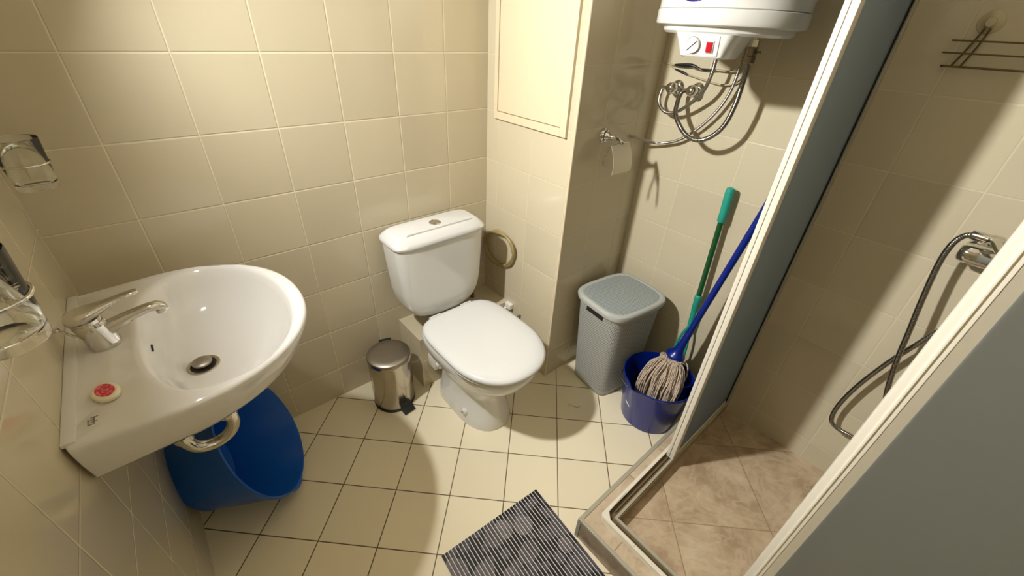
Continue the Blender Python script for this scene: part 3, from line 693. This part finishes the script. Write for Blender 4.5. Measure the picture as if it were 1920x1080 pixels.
# ------------------------------------------------------------------ green flat mop
G0 = Vector((1.797, -.925, .30)); G1 = Vector((1.823, -.893, .985)); gd = (G1-G0).normalized()
G0 = Vector((1.800, -.921, .41)); gd = (Vector((1.808, -.893, .985))-G0).normalized()
gm = thing('green_mop', 'dark green mop pole with teal grip leaning on the wall behind the bucket', 'mop', (1.80, -.925, .0))
L1 = .585
bm = bmesh.new(); lathe(bm, [(.0105, .12), (.0105, .47)], G0, gd, n=24); obj('pole', bm, m_green, gm, 60)
bm = bmesh.new(); lathe(bm, [(.012, .46), (.0155, .465), (.0145, .50), (.0155, .54), (.0162, .575), (.014, .588), (.006, .592)], G0, gd, n=28); gp = obj('grip', bm, m_teal, gm, 50)
bm = bmesh.new(); lathe(bm, [(.0055, -.0155), (.0055, -.013)], G0+gd*.571+Vector((0, 0, 0)), (1, .3, 0), n=16, sx=1.0); obj('hanging_hole', bm, m_dark, gp)
bm = bmesh.new(); lathe(bm, [(.011, .06), (.0135, .066), (.0135, .115), (.0145, .12), (.0145, .135), (.011, .14)], G0, gd, n=24); obj('collar', bm, m_teal, gm, 50)
bm = bmesh.new(); lathe(bm, [(.009, -.03), (.011, .03), (.0115, .062)], G0, gd, n=20)
tube(bm, [G0+Vector((0, .0, -.02)), G0+Vector((-.004, .014, -.06)), G0+Vector((-.004, .024, -.12)), G0+Vector((-.003, .027, -.20)), G0+Vector((-.002, .022, -.30)), G0+Vector((-.002, .02, -.355))], .0055, n=10)
tube(bm, [G0+Vector((0, .0, -.02)), G0+Vector((-.004, -.012, -.06)), G0+Vector((-.004, -.020, -.12)), G0+Vector((-.003, -.023, -.20)), G0+Vector((-.002, -.02, -.30)), G0+Vector((-.002, -.02, -.355))], .0055, n=10)
obj('yoke', bm, m_teal, gm, 60)
bm = bmesh.new(); box(bm, 1.786, 1.812, -1.045, -.80, 0.02, .058, .006); obj('head_plate', bm, m_teal, gm, 40)
bm = bmesh.new(); box(bm, 1.783, 1.815, -1.055, -.79, 0, .022, .006); obj('mop_pad', bm, m_matgap, gm, 40)

# ------------------------------------------------------------------ water heater
HX, HY, HR = 1.600, -.813, .190
wh = thing('water_heater', 'white upright cylindrical water heater mounted high on the right wall', 'water heater', (HX, HY, 1.40))
bm = bmesh.new(); lathe(bm, [(.186, 0), (.190, .002), (.190, .70), (.17, .74), (.001, .75)], (HX, HY, 1.512), n=96); tk = obj('tank', bm, m_white, wh, 40)
bm = bmesh.new(); lathe(bm, [(.001, -.012), (.12, -.010), (.160, -.009), (.168, -.003), (.171, .008), (.180, .0095), (.190, .0115), (.1925, .016), (.1925, .044), (.190, .0455)], (HX, HY, 1.466), n=96); obj('bottom_cap', bm, m_white, wh, 35)
# control housing below the cap
cz = 1.462
ang = math.atan2(-1.4431-HY, .2672-HX)+math.radians(0)
HA = PI+.12                                       # housing faces this way
Mc = Matrix.Translation((HX, HY, 0)) @ Matrix.Rotation(HA, 4, 'Z')     # local +x = outwards
def hring(z_, xo, xi, w0, w1, bulge):
    """housing outline in local coordinates: flat front at xo (half width w0), rounding back to xi"""
    pts = []
    N = 12
    for k in range(N+1):
        y = -w0+2*w0*k/N; pts.append((xo+bulge*(1-(y/w0)**2), y, z_))
    for k in range(1, 13):
        t = k/12*PI; pts.append((xi+(xo-xi)*max(0, math.cos(t))**.7 if t < PI/2 else xi-.10*math.sin(t-PI/2), w0+(w1-w0)*math.sin(min(t, PI/2)) if t < PI/2 else w1*math.cos(t-PI/2), z_))
    for k in range(11, 0, -1):
        t = k/12*PI; pts.append((xi+(xo-xi)*max(0, math.cos(t))**.7 if t < PI/2 else xi-.10*math.sin(t-PI/2), -(w0+(w1-w0)*math.sin(min(t, PI/2)) if t < PI/2 else w1*math.cos(t-PI/2)), z_))
    return [tuple(Mc @ Vector(p)) for p in pts]
bm = bmesh.new()
loft(bm, [hring(1.404, .148, .06, .046, .058, .002), hring(1.408, .1525, .06, .050, .063, .002), hring(1.430, .1575, .06, .054, .074, .002), hring(1.459, .1645, .06, .061, .090, .002)])
hs = obj('control_housing', bm, m_white, wh, 35)
Mf = Mc @ Matrix.Translation((.1600, 0, 1.4325)) @ Matrix.Rotation(.24, 4, 'Y')
bm = bmesh.new(); box(bm, -.004, .0025, -.045, .045, -.023, .024, .003, Mf); obj('control_panel', bm, plain('panel_white', rgb(244, 242, 236), .3), wh, 35)
cpos = Mf @ Vector((.0035, .020, .0)); cn = (Mf.to_3x3() @ Vector((1, 0, 0)))
dpos = Mf @ Vector((.0035, .0195, .001)); spos = Mf @ Vector((.0035, -.024, -.001))
# dial sits towards the back wall side, switch towards the shower
sgn = 1 if (Mf @ Vector((0, .02, 0))).y > (Mf @ Vector((0, -.02, 0))).y else -1
bm = bmesh.new(); lathe(bm, [(.0185, 0), (.0185, .002), (.0172, .007), (.002, .0075)], Mf @ Vector((.0032, sgn*.020, .001)), cn, n=36); dl = obj('thermostat_dial', bm, m_whitepl, wh, 35)
bm = bmesh.new(); lathe(bm, [(.0200, 0), (.0200, .0012)], Mf @ Vector((.0032, sgn*.020, .001)), cn, n=36); obj('dial_shadow_ring', bm, m_greyink, dl, 35)
bm = bmesh.new(); box(bm, 0, .0011, -.0165, .0165, -.0009, .0009, 0, Mf @ Matrix.Translation((.0104, sgn*.020, .001)) @ Matrix.Rotation(-sgn*.75, 4, 'X')); obj('dial_mark', bm, m_dark, dl)
bm = bmesh.new(); box(bm, 0, .0035, -.0095, .0095, -.0150, .0140, .001, Mf @ Matrix.Translation((.003, -sgn*.024, 0))); obj('switch_bezel', bm, m_whitepl, wh)
bm = bmesh.new(); box(bm, 0, .005, -.0075, .0075, -.0125, .0115, .0012, Mf @ Matrix.Translation((.0045, -sgn*.024, 0))); obj('red_switch', bm, m_red, wh)
# badge on the tank front
bm = bmesh.new(); ba = math.atan2(-.800-HY, -1.0)
def cylpatch(zc, hw, hh, rad, a0, n=24, m_=6):
    """elliptical patch hugging the tank"""
    vs = []
    for j in range(1, m_+1):
        vs.append([bm.verts.new((HX+rad*math.cos(a0+hw*j/m_*math.cos(2*PI*k/n)/HR), HY+rad*math.sin(a0+hw*j/m_*math.cos(2*PI*k/n)/HR), zc+hh*j/m_*math.sin(2*PI*k/n))) for k in range(n)])
    c_ = bm.verts.new((HX+rad*math.cos(a0), HY+rad*math.sin(a0), zc))
    for k in range(n): bm.faces.new((c_, vs[0][k], vs[0][(k+1) % n]))
    for j in range(m_-1):
        for k in range(n): bm.faces.new((vs[j][k], vs[j+1][k], vs[j+1][(k+1) % n], vs[j][(k+1) % n]))
BA = math.radians(176)
cylpatch(1.547, .045, .026, HR+.0006, BA)
bg = obj('badge_border', bm, m_offwhite, tk)
bm = bmesh.new(); cylpatch(1.547, .042, .0238, HR+.0010, BA); obj('badge', bm, m_badge, bg)
bm = bmesh.new()
for k, q in enumerate([-.020, -.013, -.006, .001, .008, .015]):
    a0 = BA+q/HR
    for dz in (0, .0035): 
        p = Vector((HX+(HR+.0012)*math.cos(a0), HY+(HR+.0012)*math.sin(a0), 1.5305+dz+.0012*(k % 2)))
        box(bm, -.0006, .0006, -.0022, .0022, -.0009, .0012, 0, Matrix.Translation(p) @ Matrix.Rotation(a0, 4, 'Z'))
obj('badge_lettering', bm, m_offwhite, bg)
# wall bracket and pipe stubs
obj('wall_bracket', bx(HX+HR-.01, X1, HY-.09, HY+.09, 1.62, 1.68, .004), m_white, wh, 30)
for yy, nm in ((-.735, 'cold_inlet'), (-.850, 'hot_outlet')):
    bm = bmesh.new(); xx = 1.745 if nm == 'cold_inlet' else 1.720
    lathe(bm, [(.010, .0), (.010, .035)], (xx, yy, 1.425), n=16); lathe(bm, [(.014, .0), (.014, .018)], (xx, yy, 1.432), n=6); obj(nm, bm, m_chrome, wh, 30)
bm = bmesh.new(); xx, yy = 1.720, -.850
lathe(bm, [(.012, 0), (.0155, .003), (.0155, .020), (.012, .022), (.012, .035), (.014, .038), (.014, .045)], (xx, yy, 1.388), n=16); tube(bm, [(xx, yy-.012, 1.418), (xx-.004, yy-.026, 1.420)], .004, n=8, smooth=False); obj('safety_valve', bm, worn('dull_brass', (.30, .24, .17, 1), .35, .1, metal=1.0), wh, 35)

# hoses
bm = tb([(1.797, -.548, 1.284), (1.796, -.540, 1.276), (1.795, -.538, 1.240), (1.795, -.556, 1.213), (1.793, -.590, 1.203), (1.785, -.640, 1.222), (1.768, -.706, 1.282), (1.752, -.732, 1.345), (1.745, -.735, 1.425)], .0062)
tag(obj('flexible_hose', bm, m_braid, None, 60), 'thin braided hose looping from the left wall valve up to the water heater', 'hose', 'heater connection hoses')
bm = tb([(1.797, -.626, 1.284), (1.792, -.620, 1.272), (1.775, -.625, 1.248), (1.745, -.645, 1.212), (1.72, -.692, 1.175), (1.72, -.726, 1.153), (1.72, -.767, 1.149), (1.72, -.808, 1.171), (1.72, -.837, 1.211), (1.72, -.850, 1.269), (1.72, -.852, 1.33), (1.72, -.850, 1.39)], .0080)
tag(obj('flexible_hose', bm, m_flex, None, 60), 'thicker grey hose looping low from the right wall valve to the water heater', 'hose', 'heater connection hoses')
bm = tb([(1.722, YC, 1.108), (1.735, YC-.02, 1.105), (1.80, -.555, 1.086), (1.812, -.600, 1.094), (1.812, -.648, 1.115), (1.812, -.700, 1.158), (1.812, -.744, 1.211), (1.812, -.774, 1.267), (1.808, -.790, 1.33), (1.800, -.795, 1.44)], .0052)
tag(obj('drain_pipe', bm, m_braid, None, 60), 'thin bent metal pipe rising from the recess wall to behind the water heater', 'pipe')
# valves
for yy, hy, lab in ((-.575, -.560, 'round chrome wall valve below the water heater, left of two'), (-.655, -.640, 'round chrome wall valve below the water heater, right of two')):
    v = thing('wall_valve', lab, 'valve', (X1, yy, 1.29), 'wall valves under the heater'); yv = yy
    bm = bmesh.new(); lathe(bm, [(.026, 0), (.026, .003), (.022, .008), (.013, .013)], (X1, yv, 1.286), (-1, 0, 0), n=36); obj('escutcheon', bm, m_chrome, v, 40)
    bm = bmesh.new(); lathe(bm, [(.011, .010), (.011, .030), (.018, .035), (.0195, .045), (.017, .056), (.009, .062), (.002, .063)], (X1, yv, 1.286), (-1, 0, 0), n=28); obj('valve_knob', bm, m_chrome, v, 45)
    bm = bmesh.new(); lathe(bm, [(.008, 0), (.008, .02)], (X1-.045, hy, 1.286), (-.1, 1, -.2), n=6); obj('hose_nut', bm, m_chrome, v, 20)
# electric cable with taped joints
cb = thing('power_cable', 'grey power cable with black taped joints strung on the wall under the heater', 'cable', (X1-.01, -.65, 1.34))
bm = bmesh.new()
tube(bm, [(X1-.002, -.498, 1.360), (X1-.010, -.53, 1.358), (1.826, -.56, 1.356), (1.826, -.607, 1.359), (1.826, -.649, 1.353), (1.826, -.716, 1.356), (1.828, -.775, 1.358), (1.828, -.80, 1.38), (1.82, -.80, 1.45)], .0028, n=8)
tube(bm, [(1.832, -.53, 1.353), (1.83, -.57, 1.340), (1.83, -.615, 1.331), (1.83, -.679, 1.321), (1.83, -.739, 1.314), (1.83, -.785, 1.325), (1.828, -.805, 1.36), (1.82, -.805, 1.45)], .0028, n=8)
obj('wire', bm, worn('pale_cable', rgb(176, 164, 134), .5), cb, 60)
for pts in ([(1.825, -.552, 1.358), (1.824, -.58, 1.360), (1.824, -.62, 1.362), (1.825, -.648, 1.354)], [(1.826, -.650, 1.354), (1.826, -.68, 1.354), (1.826, -.712, 1.356)], [(1.829, -.555, 1.344), (1.828, -.585, 1.338), (1.828, -.612, 1.331)]):
    bm = bmesh.new(); r0 = .0075 if pts[0][1] > -.56 and pts[0][2] > 1.35 else .005
    tube(bm, pts, r0, n=10, k=4, rr=lambda t, r0=r0: r0*(.55+.45*math.sin(PI*min(1, max(0, t)))), flat=.8); obj('tape_joint', bm, m_black, cb, 60)

# ------------------------------------------------------------------ toilet roll holder on the recess wall
th = thing('toilet_roll_holder', 'chrome toilet roll holder with steel flap mounted on the recess wall', 'holder', (1.565, YC, 1.10))
bm = bmesh.new(); lathe(bm, [(.027, 0), (.027, .003), (.022, .007), (.021, .011), (.016, .014), (.014, .020), (.009, .026), (.0085, .03)], (1.556, YC, 1.128), (0, -1, 0), n=36); obj('wall_mount', bm, m_chrome, th, 40)
bm = bmesh.new(); tube(bm, [(1.556, YC-.026, 1.128), (1.560, YC-.042, 1.128), (1.574, YC-.052, 1.122), (1.592, YC-.055, 1.112)], .0085, n=14, rr=lambda t: .009-.0035*t); lathe(bm, [(.002, -.007), (.0075, -.004), (.0075, .004), (.002, .007)], (1.596, YC-.055, 1.108), (.6, -.3, -.6), n=18); obj('curved_arm', bm, m_chrome, th, 60)
bm = bmesh.new(); tube(bm, [(1.530, YC-.050, 1.098), (1.600, YC-.052, 1.106), (1.640, YC-.052, 1.104), (1.644, YC-.050, 1.09)], .003, n=10); tube(bm, [(1.530, YC-.050, 1.098), (1.524, YC-.045, 1.075), (1.518, YC-.044, 1.045), (1.524, YC-.044, 1.03)], .0035, n=10); obj('roll_bar', bm, m_chrome, th, 60)
bm = bmesh.new(); rs = []
for k in range(11):
    f = k/10; z_ = 1.104-.098*f; y_ = YC-.056-.030*math.sin(f*1.9)*1.0
    x0_, x1_ = 1.535-.010*f, 1.645-.006*f
    rs.append([(x0_, y_, z_), (x1_, y_, z_), (x1_, y_+.0016, z_), (x0_, y_+.0016, z_)])
loft(bm, rs); obj('cover_flap', bm, worn('satin_flap', (.62, .57, .47, 1), .42, .03, 20, metal=.8), th, 40)

# ------------------------------------------------------------------ shower mixer and hose
mx = thing('shower_mixer', 'chrome shower mixer tap mounted on the right wall inside the shower', 'tap', (X1, -1.56, 1.02))
bm = bmesh.new(); lathe(bm, [(.016, 0), (.024, .006), (.026, .02), (.026, .060), (.024, .10), (.024, .15), (.020, .158)], (1.785, -1.500, 1.016), (0, -1, 0), n=32); obj('mixer_body', bm, m_chrome, mx, 45)
for yy in (-1.535, -1.630):
    bm = bmesh.new(); lathe(bm, [(.030, 0), (.030, .004), (.024, .012), (.013, .016), (.013, .045)], (X1, yy, 1.016), (-1, 0, 0), n=30); obj('wall_union', bm, m_chrome, mx, 40)
bm = bmesh.new(); tube(bm, [(1.775, -1.545, 1.058), (1.745, -1.545, 1.070), (1.700, -1.56, 1.062)], .011, n=14, rr=lambda t: .015-.006*t, flat=.7); obj('lever', bm, m_chrome, mx, 60)
bm = bmesh.new(); lathe(bm, [(.010, 0), (.0125, .003), (.0125, .035), (.015, .040), (.015, .058), (.010, .062)], (1.775, -1.500, 1.066), (0, -1, -.05), n=20); obj('hose_connector', bm, m_chrome, mx, 40)
bm = tb([(1.775, -1.510, 1.067), (1.772, -1.492, 1.058), (1.770, -1.482, 1.030), (1.77, -1.483, .972), (1.77, -1.498, .868), (1.77, -1.516, .765), (1.77, -1.535, .654), (1.772, -1.562, .541), (1.774, -1.60, .44), (1.78, -1.62, .36), (1.79, -1.60, .315), (1.80, -1.553, .308), (1.80, -1.515, .308), (1.80, -1.490, .330), (1.80, -1.484, .400), (1.80, -1.496, .506), (1.80, -1.522, .626), (1.80, -1.550, .722), (1.80, -1.575, .80), (1.80, -1.63, .93), (1.795, -1.69, 1.15), (1.79, -1.72, 1.45), (1.78, -1.72, 1.70)], .0072)
tag(obj('shower_hose', bm, m_flex, None, 60), 'long grey spiral shower hose looping down the right wall inside the shower', 'hose')
sh = thing('hand_shower', 'white and chrome hand shower head hanging high on its wall hook', 'shower head', (1.79, -1.72, 1.70))
bm = bmesh.new(); tube(bm, [(1.78, -1.72, 1.69), (1.76, -1.72, 1.80), (1.73, -1.72, 1.88)], .011, n=14); obj('handle', bm, m_chrome, sh, 60)
bm = bmesh.new(); lathe(bm, [(.012, 0), (.035, .012), (.04, .03), (.036, .034), (.002, .035)], (1.735, -1.72, 1.90), (-.8, 0, -.6), n=32); obj('spray_head', bm, m_chrome, sh, 50)
bm = bmesh.new(); box(bm, 1.79, X1, -1.735, -1.705, 1.74, 1.77, .004); obj('wall_hook', bm, m_chrome, sh, 40)

# soap rack on the right wall with one suction cup
rk = thing('soap_rack', 'wire soap rack on a suction cup high on the right shower wall', 'rack', (X1, -1.40, 1.42))
bm = bmesh.new(); lathe(bm, [(.024, .0), (.023, .003), (.014, .006), (.009, .012), (.009, .017), (.004, .018)], (X1, -1.312, 1.512), (-1, 0, 0), n=32)
obj('suction_cup', bm, worn('clear_rubber', rgb(196, 184, 150), .25), rk, 40)
bm = bmesh.new()
for z_, xo in ((1.474, .012), (1.448, .012), (1.420, .012)):
    ys = -1.268 if z_ > 1.47 else (-1.262 if z_ > 1.44 else -1.272)
    tube(bm, [(X1-.006, ys, z_), (X1-xo, ys-.012, z_), (X1-xo, ys-.20, z_+.001)], .0018 if z_ > 1.43 else .0024, n=8, k=4)
tube(bm, [(X1-.012, -1.308, 1.500), (X1-.012, -1.298, 1.46), (X1-.012, -1.285, 1.42)], .0022, n=8, k=3); tube(bm, [(X1-.012, -1.318, 1.500), (X1-.012, -1.312, 1.46), (X1-.012, -1.302, 1.42)], .0022, n=8, k=3)
tube(bm, [(X1-.012, -1.46, 1.475), (X1-.012, -1.46, 1.42)], .0022, n=8, smooth=False)
obj('wire_frame', bm, worn('rusty_wire', rgb(112, 96, 62), .4, .2, metal=.7), rk, 60)

# ------------------------------------------------------------------ bath mat
bm = bmesh.new(); L = bm.loops.layers.uv.verify()
A = Vector((.955, -.889, 0)); U = Vector((-.397, .030, 0)); V = Vector((-.0385, -.51, 0)).normalized()*.62
nr = 32; wv = U.length/nr
Un = U.normalized(); Vn = V.normalized()
for i in range(nr):
    a = A+Un*(i*wv+.0011); b = A+Un*((i+1)*wv-.0011)
    sec = [(a, .0025), (a+Un*.002, .0062), (b-Un*.002, .0062), (b, .0025)]
    rings = [[p+Vector((0, 0, z_)) for p, z_ in sec], [p+V+Vector((0, 0, z_)) for p, z_ in sec]]
    R = loft(bm, rings, True, True)
struct_dummy = None
box(bm, 0, U.length, 0, V.length, .0006, .0030, 0, Matrix.Translation(A) @ Matrix(((Un.x, Vn.x, 0, 0), (Un.y, Vn.y, 0, 0), (0, 0, 1, 0), (0, 0, 0, 1))), mi=1)
for f in bm.faces:
    for lp in f.loops: lp[L].uv = ((lp.vert.co-A).dot(Un), (lp.vert.co-A).dot(Vn))
tag(obj('bath_mat', bm, [m_mat, m_matgap]), 'dark ribbed bath mat with pebble print on the floor beside the kerb', 'mat')

# small hair curl lying on the floor
bm = tb([(1.345, -.700, .001), (1.352, -.688, .0012), (1.362, -.690, .0012), (1.360, -.705, .001), (1.372, -.722, .001), (1.388, -.728, .001)], .0006, n=6)

tag(obj('hair_curl', bm, m_dark, None, 60), 'tiny dark curl of hair on a floor tile before the laundry basket', 'hair')

# ------------------------------------------------------------------ mirror cabinet and lamp above the basin (outside the frame, they shade the basin deck)
mc = thing('mirror_cabinet', 'white mirror cabinet on the left wall above the wash basin', 'cabinet', (0, -.38, 1.50))
obj('cabinet_body', bx(0, .112, -.62, -.13, 1.50, 1.76, .002), m_whitepl, mc)
obj('mirror_door', bx(.113, .118, -.62, -.13, 1.50, 1.76, .001), m_mirror, mc)
LN = Vector((.60, -.62, -.50)).normalized(); LPV = Vector(LAMP_POS)
lp_ = thing('wall_lamp', 'lit swivelling spot lamp on the left wall above the mirror cabinet', 'lamp', LAMP_POS)
bm = bmesh.new(); lathe(bm, [(.018, -.075), (.040, -.068), (.051, -.02), (.053, .006), (.049, .006), (.047, -.004)], LPV, LN, n=40, cap1=False); obj('lamp_housing', bm, m_whitepl, lp_, 40)
bm = bmesh.new(); lathe(bm, [(LAMP_RADIUS, -.001), (LAMP_RADIUS, .0)], LPV, LN, n=40); obj('lamp_lens', bm, m_lampglass, lp_)
bm = bmesh.new(); q = LPV-LN*.06; tube(bm, [q, (q.x-.01, q.y, q.z), (0, q.y, q.z)], .008, n=12); lathe(bm, [(.03, 0), (.03, .008), (.01, .012)], (0, q.y, q.z), (1, 0, 0), n=28); obj('lamp_arm', bm, m_chrome, lp_, 40)
